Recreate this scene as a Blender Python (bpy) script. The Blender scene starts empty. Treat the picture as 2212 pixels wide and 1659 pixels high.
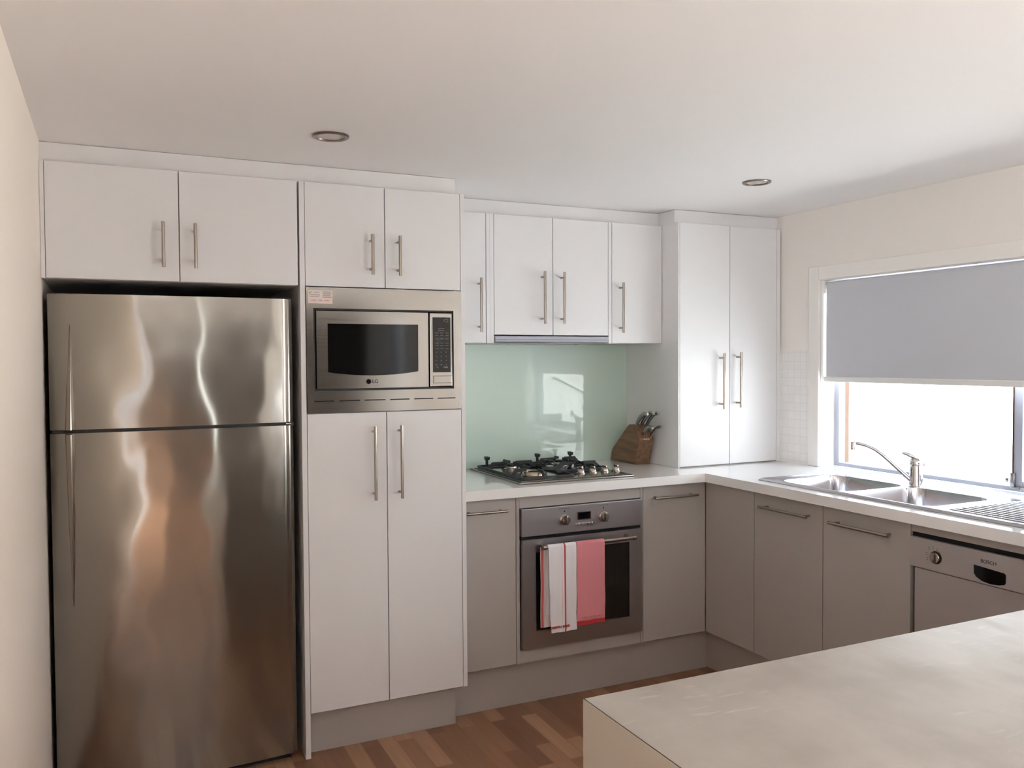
import bpy, bmesh, math, random
from mathutils import Vector, Matrix
random.seed(7)
D = bpy.data
S = bpy.context.scene
COL = S.collection
PI = math.pi

# ------------------------------------------------------------------ camera, world, light, exposure
cam_d = D.cameras.new('camera'); cam = D.objects.new('camera', cam_d); COL.objects.link(cam)
YAW, PITCH, ROLL = 0.4398, -0.0296, -0.0059
fw = Vector((math.sin(YAW)*math.cos(PITCH), math.cos(YAW)*math.cos(PITCH), math.sin(PITCH)))
rt = Vector((math.cos(YAW), -math.sin(YAW), 0)); up = rt.cross(fw)
rt2 = rt*math.cos(ROLL) + up*math.sin(ROLL); up2 = -rt*math.sin(ROLL) + up*math.cos(ROLL)
m = Matrix((rt2, up2, -fw)).transposed().to_4x4(); m.translation = Vector((-0.6422, -3.1256, 1.4732))
cam.matrix_world = m
cam_d.sensor_width = 36; cam_d.lens = 1838.137/2212*36; cam_d.clip_start = .02; cam_d.clip_end = 200
S.camera = cam

w = D.worlds.new('world'); S.world = w; w.use_nodes = True
wn = w.node_tree.nodes; wl = w.node_tree.links; wn.clear()
tc = wn.new('ShaderNodeTexCoord'); sx = wn.new('ShaderNodeSeparateXYZ'); cr = wn.new('ShaderNodeValToRGB')
bg = wn.new('ShaderNodeBackground'); wo = wn.new('ShaderNodeOutputWorld')
cr.color_ramp.elements[0].position = 0.0; cr.color_ramp.elements[0].color = (.97, .98, 1.0, 1)
cr.color_ramp.elements[1].position = 0.7; cr.color_ramp.elements[1].color = (.68, .80, 1.0, 1)
wl.new(tc.outputs['Generated'], sx.inputs[0]); wl.new(sx.outputs['Z'], cr.inputs[0])
wl.new(cr.outputs[0], bg.inputs['Color']); wl.new(bg.outputs[0], wo.inputs[0])
bg.inputs['Strength'].default_value = 2.9

def sun():
    l = D.lights.new('sun', 'SUN'); l.energy = 15.5; l.angle = math.radians(1); l.color = (.94, .97, 1)
    o = D.objects.new('sun', l); COL.objects.link(o)
    o.rotation_euler = Vector((.30, .12, -.945)).to_track_quat('-Z', 'Y').to_euler()
    o.location = (-6, -6, 8)
sun()
def portal(x, y, z, sy, sz, d=-1):
    l = D.lights.new('window_portal', 'AREA'); l.shape = 'RECTANGLE'; l.size = sy; l.size_y = sz
    l.cycles.is_portal = True
    o = D.objects.new('window_portal', l); COL.objects.link(o); o.location = (x, y, z)
    o.rotation_euler = Vector((d, 0, 0)).to_track_quat('-Z', 'Z').to_euler()
portal(2.63, -.91, 1.4, 1.75, .92)
portal(2.63, -3.95, 1.1, 1.3, 2.1)
portal(-1.02, -6.1, 1.1, 3.4, 2.1, 1)
portal(2.63, -6.72, 1.1, .55, 2.1)

S.view_settings.view_transform = 'Standard'; S.view_settings.look = 'None'
S.view_settings.gamma = 1; S.view_settings.use_curve_mapping = False
S.view_settings.exposure = 1.55
S.cycles.use_denoising = True
S.cycles.max_bounces = 12; S.cycles.diffuse_bounces = 8; S.cycles.glossy_bounces = 5
S.cycles.transparent_max_bounces = 8; S.cycles.sample_clamp_indirect = 12
S.cycles.caustics_reflective = False; S.cycles.caustics_refractive = False

# ------------------------------------------------------------------ materials
def lin(c):
    return tuple(((v/255)/12.92 if v/255 <= .04045 else ((v/255+.055)/1.055)**2.4) for v in c) + (1,)
M = {}
def mat(name, rgb, rough=.5, metal=0., spec=.5, bump=None, coat=0, extra=None, aniso=0):
    k = D.materials.new(name); k.use_nodes = True; nt = k.node_tree; b = nt.nodes['Principled BSDF']
    b.inputs['Base Color'].default_value = lin(rgb); b.inputs['Roughness'].default_value = rough
    b.inputs['Metallic'].default_value = metal; b.inputs['Specular IOR Level'].default_value = spec
    b.inputs['Coat Weight'].default_value = coat; b.inputs['Coat Roughness'].default_value = .05
    if aniso: b.inputs['Anisotropic'].default_value = aniso
    if bump:
        scale, strength, dist = bump[:3]
        t = nt.nodes.new('ShaderNodeTexCoord'); n = nt.nodes.new('ShaderNodeTexNoise'); bp = nt.nodes.new('ShaderNodeBump')
        mp = nt.nodes.new('ShaderNodeMapping')
        if len(bump) > 3: mp.inputs['Scale'].default_value = bump[3]
        n.inputs['Scale'].default_value = scale; n.inputs['Detail'].default_value = 3
        bp.inputs['Strength'].default_value = strength; bp.inputs['Distance'].default_value = dist
        nt.links.new(t.outputs['Object'], mp.inputs[0]); nt.links.new(mp.outputs[0], n.inputs['Vector'])
        nt.links.new(n.outputs[0], bp.inputs['Height']); nt.links.new(bp.outputs[0], b.inputs['Normal'])
    if extra: extra(nt, b)
    M[name] = k
    return k

mat('ceiling_paint', (241, 239, 238), .9, spec=.2)
mat('wall_paint', (236, 231, 226), .85, spec=.2, bump=(180, .05, .001))
mat('wall_paint_warm_lit', (242, 229, 216), .85, spec=.2)  # same wall paint, with the warm cast of the light put into its colour
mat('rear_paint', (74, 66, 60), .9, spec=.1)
mat('trim_white', (238, 234, 230), .45)
mat('cabinet_white', (227, 226, 227), .38, bump=(260, .08, .0006))
mat('cabinet_grey', (178, 172, 167), .45, bump=(260, .08, .0006))
mat('carcass', (212, 206, 200), .6)
mat('cavity_dark', (34, 31, 29), .8)
mat('bench_white', (240, 239, 238), .10, coat=.5)
mat('seam_brown', (70, 56, 46), .8)
mat('island_panel', (176, 168, 157), .5)
mat('handle_steel', (172, 161, 150), .26, 1.0)
mat('chrome', (225, 224, 226), .07, 1.0)
mat('black_plastic', (16, 15, 15), .4)
mat('black_iron', (40, 41, 46), .55)
mat('black_glass', (12, 12, 14), .06, spec=.3)
mat('dark_slot', (12, 10, 9), .8)
mat('white_plastic', (230, 228, 226), .4)
mat('gold_brass', (176, 160, 140), .25, 1.0)
mat('red_print', (190, 62, 66), .8)
mat('pale_red_print', (226, 150, 150), .8)
mat('grey_print', (120, 116, 116), .8)
mat('dark_print', (52, 50, 54), .7)
mat('sticker_paper', (228, 216, 210), .7)
mat('brown_timber', (92, 58, 34), .7)
mat('aluminium_white', (178, 181, 194), .35)
mat('house_wall', (222, 220, 214), .9)
mat('roof_tile', (150, 130, 120), .9)
mat('fascia', (236, 232, 224), .7)
mat('fence_paint', (206, 196, 178), .9)
mat('paving', (222, 218, 213), .95)
mat('window_dark', (70, 80, 90), .2)
mat('bolster', (226, 220, 216), .15, 1.0)
mat('handle_grey', (168, 166, 166), .22, .95)
mat('door_inner', (30, 26, 24), .12)
mat('lens', (205, 198, 194), .5)
mat('ring_metal', (140, 126, 116), .3, 1.0)
mat('knob_metal', (176, 166, 158), .22, 1.0)

def brushed(axis):
    def f(nt, b):
        t = nt.nodes.new('ShaderNodeTexCoord'); mp = nt.nodes.new('ShaderNodeMapping'); n = nt.nodes.new('ShaderNodeTexNoise')
        sc = [900, 900, 900]; sc[axis] = 4
        mp.inputs['Scale'].default_value = sc; n.inputs['Scale'].default_value = 1; n.inputs['Detail'].default_value = 2
        mr = nt.nodes.new('ShaderNodeMapRange'); base = b.inputs['Roughness'].default_value
        mr.inputs['To Min'].default_value = base-.04; mr.inputs['To Max'].default_value = base+.05
        nt.links.new(t.outputs['Object'], mp.inputs[0]); nt.links.new(mp.outputs[0], n.inputs['Vector'])
        nt.links.new(n.outputs[0], mr.inputs[0]); nt.links.new(mr.outputs[0], b.inputs['Roughness'])
    return f
mat('stainless', (138, 133, 127), .13, 1.0, extra=brushed(0))
mat('sink_steel', (186, 184, 188), .2, 1.0)
mat('machine_silver', (182, 176, 175), .45, .35)
mat('oven_steel', (176, 172, 174), .36, 1.0, extra=brushed(0))
def fridge_x(nt, b):                      # rolled sheet that is not quite flat: long soft ripples
    t = nt.nodes.new('ShaderNodeTexCoord'); mp = nt.nodes.new('ShaderNodeMapping'); n = nt.nodes.new('ShaderNodeTexNoise')
    bp = nt.nodes.new('ShaderNodeBump')
    mp.inputs['Scale'].default_value = (3.2, 1, 2.4); n.inputs['Scale'].default_value = 1.0; n.inputs['Detail'].default_value = 1.5
    bp.inputs['Strength'].default_value = 1; bp.inputs['Distance'].default_value = .012
    tg_ = nt.nodes.new('ShaderNodeTangent'); tg_.direction_type = 'RADIAL'; tg_.axis = 'Z'; nt.links.new(tg_.outputs[0], b.inputs['Tangent'])
    b.inputs['Anisotropic'].default_value = .95; b.inputs['Anisotropic Rotation'].default_value = .25
    nt.links.new(t.outputs['Object'], mp.inputs[0]); nt.links.new(mp.outputs[0], n.inputs['Vector'])
    nt.links.new(n.outputs[0], bp.inputs['Height']); nt.links.new(bp.outputs[0], b.inputs['Normal'])
mat('fridge_steel', (160, 155, 147), .14, 1.0, extra=fridge_x)

def glass_x(nt, b):
    pass
def thin_glass(name, tint, ior=1.45):
    k = D.materials.new(name); k.use_nodes = True; nt = k.node_tree; nt.nodes.clear()
    tr = nt.nodes.new('ShaderNodeBsdfTransparent'); gl = nt.nodes.new('ShaderNodeBsdfGlossy'); fr = nt.nodes.new('ShaderNodeLayerWeight'); pw = nt.nodes.new('ShaderNodeMath'); pw.operation = 'POWER'; pw.inputs[1].default_value = 5; ma = nt.nodes.new('ShaderNodeMath'); ma.operation = 'MULTIPLY_ADD'; ma.inputs[1].default_value = .9; ma.inputs[2].default_value = .04
    mx = nt.nodes.new('ShaderNodeMixShader'); o = nt.nodes.new('ShaderNodeOutputMaterial')
    tr.inputs[0].default_value = tint; gl.inputs['Roughness'].default_value = 0.0; fr.inputs[0].default_value = .5
    nt.links.new(fr.outputs['Facing'], pw.inputs[0]); nt.links.new(pw.outputs[0], ma.inputs[0]); nt.links.new(ma.outputs[0], mx.inputs[0]); nt.links.new(tr.outputs[0], mx.inputs[1]); nt.links.new(gl.outputs[0], mx.inputs[2])
    nt.links.new(mx.outputs[0], o.inputs[0]); M[name] = k
thin_glass('pane', (.96, .98, .97, 1))

def splash_x(nt, b):
    b.inputs['Coat Weight'].default_value = 1; b.inputs['Coat Roughness'].default_value = 0.0; b.inputs['Coat IOR'].default_value = 1.55
mat('splash_glass', (203, 222, 210), .3, extra=splash_x)

def wood_floor(nt, b):
    N = nt.nodes.new; L = nt.links.new
    t = N('ShaderNodeTexCoord'); mp = N('ShaderNodeMapping'); mp.inputs['Rotation'].default_value = (0, 0, PI/2)
    br = N('ShaderNodeTexBrick'); br.inputs['Scale'].default_value = 1; br.offset = .37; br.offset_frequency = 2
    br.inputs['Brick Width'].default_value = .42; br.inputs['Row Height'].default_value = .066
    br.inputs['Mortar Size'].default_value = .0009; br.inputs['Bias'].default_value = 0
    br.inputs['Color1'].default_value = (0, 0, 0, 1); br.inputs['Color2'].default_value = (1, 1, 1, 1); br.inputs['Mortar'].default_value = (.1, .1, .1, 1)
    cr = N('ShaderNodeValToRGB'); e = cr.color_ramp.elements
    e[0].color = lin((132, 92, 70)); e[1].color = lin((186, 146, 114)); x = e.new(.5); x.color = lin((158, 116, 88))
    n = N('ShaderNodeTexNoise'); mp2 = N('ShaderNodeMapping'); mp2.inputs['Scale'].default_value = (60, 3, 1); n.inputs['Scale'].default_value = 1
    n.inputs['Detail'].default_value = 5
    mx = N('ShaderNodeMix'); mx.data_type = 'RGBA'; mx.blend_type = 'MULTIPLY'; mx.inputs[0].default_value = .55
    mr = N('ShaderNodeMapRange'); mr.inputs['To Min'].default_value = .55; mr.inputs['To Max'].default_value = 1.3
    L(t.outputs['Object'], mp.inputs[0]); L(mp.outputs[0], br.inputs['Vector']); L(br.outputs['Color'], cr.inputs[0])
    L(t.outputs['Object'], mp2.inputs[0]); L(mp2.outputs[0], n.inputs['Vector']); L(n.outputs[0], mr.inputs[0])
    L(cr.outputs[0], mx.inputs[6]); L(mr.outputs[0], mx.inputs[7]); L(mx.outputs[2], b.inputs['Base Color'])
mat('floor_wood', (140, 94, 62), .38, extra=wood_floor)

def tile_x(nt, b):
    N = nt.nodes.new; L = nt.links.new
    t = N('ShaderNodeTexCoord'); sp = N('ShaderNodeSeparateXYZ'); cb = N('ShaderNodeCombineXYZ')
    br = N('ShaderNodeTexBrick'); br.offset = 0; br.inputs['Scale'].default_value = 1
    br.inputs['Brick Width'].default_value = .0415; br.inputs['Row Height'].default_value = .0415; br.inputs['Mortar Size'].default_value = .0011
    br.inputs['Color1'].default_value = lin((238, 236, 234)); br.inputs['Color2'].default_value = lin((234, 232, 230)); br.inputs['Mortar'].default_value = lin((222, 220, 218))
    L(t.outputs['Object'], sp.inputs[0]); L(sp.outputs['Y'], cb.inputs['X']); L(sp.outputs['Z'], cb.inputs['Y'])
    L(cb.outputs[0], br.inputs['Vector']); L(br.outputs['Color'], b.inputs['Base Color'])
    bp = N('ShaderNodeBump'); bp.inputs['Strength'].default_value = .4; bp.inputs['Distance'].default_value = .001; bp.invert = True
    L(br.outputs['Fac'], bp.inputs['Height']); L(bp.outputs[0], b.inputs['Normal'])
mat('tile_white', (238, 236, 234), .15, extra=tile_x)

def island_x(nt, b):
    N = nt.nodes.new; L = nt.links.new
    t = N('ShaderNodeTexCoord'); n = N('ShaderNodeTexNoise'); n.inputs['Scale'].default_value = 5; n.inputs['Detail'].default_value = 6
    n2 = N('ShaderNodeTexNoise'); n2.inputs['Scale'].default_value = 1; n2.inputs['Detail'].default_value = 4
    mp = N('ShaderNodeMapping'); mp.inputs['Rotation'].default_value = (0, 0, .5); mp.inputs['Scale'].default_value = (30, 9, 1)
    cr = N('ShaderNodeValToRGB'); e = cr.color_ramp.elements
    e[0].position = .3; e[0].color = lin((158, 150, 141)); e[1].position = .7; e[1].color = lin((180, 173, 165))
    mr = N('ShaderNodeMapRange'); mr.inputs['From Min'].default_value = .35; mr.inputs['From Max'].default_value = .7
    mr.inputs['To Min'].default_value = .42; mr.inputs['To Max'].default_value = .3
    L(t.outputs['Object'], n.inputs['Vector']); L(n.outputs[0], cr.inputs[0])
    L(t.outputs['Object'], mp.inputs[0]); L(mp.outputs[0], n2.inputs['Vector'])
    n3 = N('ShaderNodeTexNoise'); mp3 = N('ShaderNodeMapping'); mp3.inputs['Rotation'].default_value = (0, 0, .9); mp3.inputs['Scale'].default_value = (16, 75, 1)
    n3.inputs['Scale'].default_value = 1; n3.inputs['Detail'].default_value = 3; L(t.outputs['Object'], mp3.inputs[0]); L(mp3.outputs[0], n3.inputs['Vector'])
    r3 = N('ShaderNodeMapRange'); r3.inputs['From Min'].default_value = .60; r3.inputs['From Max'].default_value = .78; r3.inputs['To Max'].default_value = .38; L(n3.outputs[0], r3.inputs[0])
    n4 = N('ShaderNodeTexNoise'); n4.inputs['Scale'].default_value = 2.2; L(t.outputs['Object'], n4.inputs['Vector'])
    r4 = N('ShaderNodeMapRange'); r4.inputs['From Min'].default_value = .46; r4.inputs['From Max'].default_value = .58; L(n4.outputs[0], r4.inputs[0])
    m4 = N('ShaderNodeMath'); m4.operation = 'MULTIPLY'; L(r3.outputs[0], m4.inputs[0]); L(r4.outputs[0], m4.inputs[1])
    mx3 = N('ShaderNodeMix'); mx3.data_type = 'RGBA'; mx3.inputs[7].default_value = lin((226, 220, 212)); L(m4.outputs[0], mx3.inputs[0]); L(cr.outputs[0], mx3.inputs[6]); L(mx3.outputs[2], b.inputs['Base Color'])
    ad = N('ShaderNodeMath'); ad.operation = 'MULTIPLY'; L(n.outputs[0], ad.inputs[0]); L(n2.outputs[0], ad.inputs[1])
    m3 = N('ShaderNodeMath'); m3.operation = 'MULTIPLY'; m3.inputs[1].default_value = 2.0; L(ad.outputs[0], m3.inputs[0])
    L(m3.outputs[0], mr.inputs[0]); L(mr.outputs[0], b.inputs['Roughness'])
mat('island_laminate', (170, 165, 158), .35, extra=island_x)

def block_x(nt, b):
    N = nt.nodes.new; L = nt.links.new
    t = N('ShaderNodeTexCoord'); n = N('ShaderNodeTexNoise'); mp = N('ShaderNodeMapping')
    mp.inputs['Scale'].default_value = (60, 6, 60); mp.inputs['Rotation'].default_value = (.9, 0, 0); n.inputs['Scale'].default_value = 1; n.inputs['Detail'].default_value = 5
    cr = N('ShaderNodeValToRGB'); e = cr.color_ramp.elements
    e[0].position = .3; e[0].color = lin((106, 78, 56)); e[1].position = .75; e[1].color = lin((142, 108, 78))
    L(t.outputs['Object'], mp.inputs[0]); L(mp.outputs[0], n.inputs['Vector']); L(n.outputs[0], cr.inputs[0]); L(cr.outputs[0], b.inputs['Base Color'])
mat('block_wood', (140, 95, 62), .5, extra=block_x)

def stripes(name, base, stripe, bands, rough=.95):
    """cloth with vertical stripes: bands = [(x0, x1), ...] in object x"""
    def f(nt, b):
        N = nt.nodes.new; L = nt.links.new
        t = N('ShaderNodeTexCoord'); sp = N('ShaderNodeSeparateXYZ'); L(t.outputs['Object'], sp.inputs[0])
        prev = None
        for x0, x1 in bands:
            c = N('ShaderNodeMath'); c.operation = 'COMPARE'; c.inputs[1].default_value = (x0+x1)/2; c.inputs[2].default_value = (x1-x0)/2
            L(sp.outputs['X'], c.inputs[0])
            if prev:
                a = N('ShaderNodeMath'); a.operation = 'MAXIMUM'; L(prev.outputs[0], a.inputs[0]); L(c.outputs[0], a.inputs[1]); prev = a
            else: prev = c
        mx = N('ShaderNodeMix'); mx.data_type = 'RGBA'; mx.inputs[6].default_value = lin(base); mx.inputs[7].default_value = lin(stripe)
        if prev: L(prev.outputs[0], mx.inputs[0])
        else: mx.inputs[0].default_value = 0
        L(mx.outputs[2], b.inputs['Base Color'])
        n = N('ShaderNodeTexNoise'); n.inputs['Scale'].default_value = 700; bp = N('ShaderNodeBump'); bp.inputs['Strength'].default_value = .5; bp.inputs['Distance'].default_value = .001
        L(t.outputs['Object'], n.inputs['Vector']); L(n.outputs[0], bp.inputs['Height']); L(bp.outputs[0], b.inputs['Normal'])
    mat(name, base, rough, spec=.1, extra=f)

def blind_x():
    k = D.materials.new('blind_fabric'); k.use_nodes = True; nt = k.node_tree; nt.nodes.clear(); N = nt.nodes.new
    d = N('ShaderNodeBsdfDiffuse'); d.inputs[0].default_value = lin((204, 205, 212)); t = N('ShaderNodeBsdfTranslucent'); t.inputs[0].default_value = lin((196, 198, 208))
    mx = N('ShaderNodeMixShader'); mx.inputs[0].default_value = .03; o = N('ShaderNodeOutputMaterial')
    nt.links.new(d.outputs[0], mx.inputs[1]); nt.links.new(t.outputs[0], mx.inputs[2]); nt.links.new(mx.outputs[0], o.inputs[0]); M['blind_fabric'] = k
blind_x()

# ------------------------------------------------------------------ mesh helpers
class MB:
    def __init__(s): s.bm = bmesh.new()
    def box(s, x0, x1, y0, y1, z0, z1, bev=0, seg=2):
        x0, x1 = sorted((x0, x1)); y0, y1 = sorted((y0, y1)); z0, z1 = sorted((z0, z1))
        g = bmesh.ops.create_cube(s.bm, size=1)['verts']
        for v in g: v.co = Vector(((x0+x1)/2+v.co.x*(x1-x0), (y0+y1)/2+v.co.y*(y1-y0), (z0+z1)/2+v.co.z*(z1-z0)))
        if bev:
            es = list({e for v in g for e in v.link_edges})
            bmesh.ops.bevel(s.bm, geom=es, offset=bev, segments=seg, affect='EDGES', profile=.6, clamp_overlap=True)
        return s
    def cyl(s, a, b, r, r2=None, n=20, caps=True):
        a = Vector(a); b = Vector(b); d = b-a; q = d.to_track_quat('Z', 'Y').to_matrix()
        r2 = r if r2 is None else r2; ra = []; rb = []
        for i in range(n):
            t = 2*PI*i/n; o = q @ Vector((math.cos(t), math.sin(t), 0))
            ra.append(s.bm.verts.new(a+o*r)); rb.append(s.bm.verts.new(b+o*r2))
        for i in range(n): s.bm.faces.new((ra[i], ra[(i+1) % n], rb[(i+1) % n], rb[i]))
        if caps: s.bm.faces.new(ra[::-1]); s.bm.faces.new(rb)
        return s
    def tube(s, pts, rad, n=14, flat=None):
        """swept round (or flattened) tube through pts; rad a number or a list"""
        P = [Vector(p) for p in pts]; R = rad if isinstance(rad, (list, tuple)) else [rad]*len(P)
        rings = []; ref = Vector((0, 0, 1)); t0 = (P[1]-P[0]).normalized()
        if abs(t0.dot(ref)) > .9: ref = Vector((1, 0, 0))
        side = t0.cross(ref).normalized()
        for i, p in enumerate(P):
            t = (P[min(i+1, len(P)-1)]-P[max(i-1, 0)]).normalized()
            side = (side-t*side.dot(t)).normalized(); u = t.cross(side)
            fl = flat if flat else 1
            rings.append([s.bm.verts.new(p+side*math.cos(2*PI*k/n)*R[i]*fl+u*math.sin(2*PI*k/n)*R[i]) for k in range(n)])
        for a, b in zip(rings, rings[1:]):
            for k in range(n): s.bm.faces.new((a[k], a[(k+1) % n], b[(k+1) % n], b[k]))
        s.bm.faces.new(rings[0][::-1]); s.bm.faces.new(rings[-1])
        return s
    def lathe(s, c, axis, prof, n=32):
        """prof = [(radius, height along axis)]"""
        c = Vector(c); q = Vector(axis).to_track_quat('Z', 'Y').to_matrix(); rings = []
        for r, h in prof:
            rings.append([s.bm.verts.new(c+q @ Vector((math.cos(2*PI*k/n)*max(r, 1e-5), math.sin(2*PI*k/n)*max(r, 1e-5), h))) for k in range(n)])
        for a, b in zip(rings, rings[1:]):
            for k in range(n): s.bm.faces.new((a[k], a[(k+1) % n], b[(k+1) % n], b[k]))
        s.bm.faces.new(rings[0][::-1]); s.bm.faces.new(rings[-1])
        return s
    def prism(s, pts, ax, a, b):
        """polygon pts (2D, in the two other axes in order) extruded along axis ax from a to b"""
        i = 'xyz'.index(ax)
        def mk(p, v):
            q = list(p); q.insert(i, v); return s.bm.verts.new(q)
        A = [mk(p, a) for p in pts]; B = [mk(p, b) for p in pts]; n = len(pts)
        s.bm.faces.new(A); s.bm.faces.new(B[::-1])
        for k in range(n): s.bm.faces.new((A[k], B[k], B[(k+1) % n], A[(k+1) % n]))
        return s
    def plate(s, us, vs, solid, ax, a, b):
        """grid plate with holes: cells us x vs where solid(i, j); thickness a..b along ax"""
        i_ = 'xyz'.index(ax); V = {}
        def vert(i, j, k):
            if (i, j, k) not in V:
                q = [us[i], vs[j]]; q.insert(i_, (a, b)[k]); V[i, j, k] = s.bm.verts.new(q)
            return V[i, j, k]
        nu, nv = len(us)-1, len(vs)-1; ok = lambda i, j: 0 <= i < nu and 0 <= j < nv and solid(i, j)
        for i in range(nu):
            for j in range(nv):
                if not ok(i, j): continue
                for k in (0, 1): s.bm.faces.new([vert(i, j, k), vert(i+1, j, k), vert(i+1, j+1, k), vert(i, j+1, k)])
                for di, dj, e in ((-1, 0, ((i, j), (i, j+1))), (1, 0, ((i+1, j), (i+1, j+1))), (0, -1, ((i, j), (i+1, j))), (0, 1, ((i, j+1), (i+1, j+1)))):
                    if not ok(i+di, j+dj):
                        s.bm.faces.new([vert(*e[0], 0), vert(*e[1], 0), vert(*e[1], 1), vert(*e[0], 1)])
        return s
    def build(s, name, m, parent=None, smooth=False, label=None, kind=None):
        bm = s.bm
        bmesh.ops.recalc_face_normals(bm, faces=bm.faces)
        if parent is not None:
            r = parent
            while r.parent: r = r.parent
            if r.type == 'EMPTY': bmesh.ops.translate(bm, verts=bm.verts, vec=-r.location)
        me = D.meshes.new(name)
        bm.to_mesh(me); bm.free()
        me.materials.append(M[m] if isinstance(m, str) else m)
        if smooth:
            for p in me.polygons: p.use_smooth = True
            try: me.set_sharp_from_angle(angle=math.radians(38))
            except Exception: pass
        o = D.objects.new(name, me); COL.objects.link(o)
        if parent is not None: o.parent = parent
        if label: o['label'] = label
        if kind: o['kind'] = kind
        return o

def thing(name, label, cat, loc, group=None):
    o = D.objects.new(name, None); COL.objects.link(o); o.location = loc; o.empty_display_size = .05
    o['label'] = label; o['category'] = cat
    if group: o['group'] = group
    return o
def tag(o, label, cat, group=None):
    o['label'] = label; o['category'] = cat
    if group: o['group'] = group
    return o
def struct(o): o['kind'] = 'structure'; return o

def text(name, s_, size, loc, face, m, parent, depth=.0006, align='CENTER', squash=1.):
    cu = D.curves.new(name, 'FONT'); cu.body = s_; cu.size = size; cu.extrude = depth/2; cu.align_x = align; cu.align_y = 'CENTER'
    tmp = D.objects.new(name+'_tmp', cu); COL.objects.link(tmp)
    dg = bpy.context.evaluated_depsgraph_get(); me = D.meshes.new_from_object(tmp.evaluated_get(dg))
    D.objects.remove(tmp); me.name = name
    R = {'-y': Matrix.Rotation(PI/2, 4, 'X'), '-x': Matrix.Rotation(-PI/2, 4, 'Z') @ Matrix.Rotation(PI/2, 4, 'X')}[face]
    r = parent
    while r.parent: r = r.parent
    base = r.location if r.type == 'EMPTY' else Vector((0, 0, 0))
    me.transform(Matrix.Translation(Vector(loc)-base) @ R @ Matrix.Diagonal((squash, 1, 1, 1)))
    me.materials.clear(); me.materials.append(M[m])
    o = D.objects.new(name, me); COL.objects.link(o); o.parent = parent
    return o

# ------------------------------------------------------------------ key dimensions
XL, XR = -.842, 2.4557          # left wall, window wall
YB = .6855                      # wall behind the cooktop
ZC = 2.1865                     # ceiling
ZT = 2.1212                     # top of all doors
ZB, ZU = .942, .9024            # worktop top and underside
YU = .3574                      # wall cabinet door faces
YD, XD = .0642, 1.8534          # base cabinet door faces
YK, XK = .1145, 1.9047          # kickboard faces
YR = -8.0
WT = .15

# ------------------------------------------------------------------ room shell
struct(MB().box(XL-WT, XR+WT, YR-WT, YB+WT, -.12, 0).build('floor', 'floor_wood'))
struct(MB().box(XL-WT, XR+WT, YR-WT, YB+WT, ZC, ZC+.15).build('ceiling', 'ceiling_paint'))
struct(MB().plate([YR-WT, -7.8, -4.4, YB+WT], [0, .06, 2.12, ZC], lambda i, j: not (i == 1 and j == 1), 'x', XL-WT, XL).build('wall_left', 'wall_paint_warm_lit'))
struct(MB().box(XL, XR, YB, YB+WT, 0, ZC).build('wall_back', 'wall_paint'))
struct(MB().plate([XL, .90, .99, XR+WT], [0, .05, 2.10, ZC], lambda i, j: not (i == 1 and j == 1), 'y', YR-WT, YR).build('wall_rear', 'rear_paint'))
WY0, WY1, WZ0, WZ1 = -1.80, -.043, ZU, 1.8435
ys = [YR-WT, -7.0, -6.45, -4.6, -3.3, WY0, WY1, YB+WT]; zs = [0, WZ0, WZ1, 2.08, ZC]
def solid(i, j):
    if i in (1, 3) and j < 3: return False
    if i == 5 and j == 1: return False
    return True
struct(MB().plate(ys, zs, solid, 'x', XR, XR+WT).build('wall_right', 'wall_paint'))

# window architrave
tr = MB()
tr.box(XR-.016, XR-.0005, -.043, .0215, ZB+.001, 1.908, .003)
tr.box(XR-.016, XR-.0005, -1.865, -1.80, ZB+.001, 1.908, .003)
tr.box(XR-.0162, XR-.0006, -1.80, -.043, 1.8435, 1.908, .003)
struct(tr.build('trim_1', 'trim_white'))
# reveal lining
rv = MB()
rv.box(XR-.001, 2.585, -.0445, -.043, ZB+.001, WZ1); rv.box(XR-.001, 2.585, WY0, WY0+.0015, ZB+.001, WZ1); rv.box(XR-.001, 2.585, WY0, WY1, WZ1-.0015, WZ1)
struct(rv.build('trim_2', 'trim_white'))
# window frame
WN = MB()
y0, y1, z0, z1 = WY0+.002, WY1-.002, ZB+.001, WZ1-.002
fx0, fx1 = 2.545, 2.585
WN.box(fx0, fx1, y1-.028, y1, z0, z1, .002); WN.box(fx0, fx1, y0, y0+.036, z0, z1, .002)
WN.box(fx0, fx1, y0+.036, y1-.028, z0, z0+.018, .002); WN.box(fx0, fx1, y0+.036, y1-.028, z1-.03, z1, .002)
win = struct(WN.build('window_1', 'aluminium_white'))
sm = MB()   # sliding sash: stile and bottom rail
sm.box(2.556, 2.572, -.985, -.948, z0+.018, z1-.03, .002).box(2.556, 2.572, y0+.036, -.985, z0+.018, z0+.04, .002)
sm.build('window_sash', 'aluminium_white', win)
MB().box(2.553, 2.5555, -.952, -.946, z0+.03, z1-.03).build('seal', 'brown_timber', win)
MB().box(2.562, 2.566, y0+.03, y1-.024, z0+.015, z1-.028).build('glass_pane', 'pane', win)
lt = MB(); lt.box(2.541, 2.556, -.962, -.945, .958, 1.015, .002).cyl((2.546, -.94, .985), (2.546, -.93, .985), .010)
lt.box(2.541, 2.556, -.985, -.945, .953, .962, .001)
lt.build('latch', 'handle_grey', win, True)
# timber outside the window
struct(MB().box(2.588, 2.616, -.0690, .02, .9425, 1.9).build('trim_3', 'brown_timber'))

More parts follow.
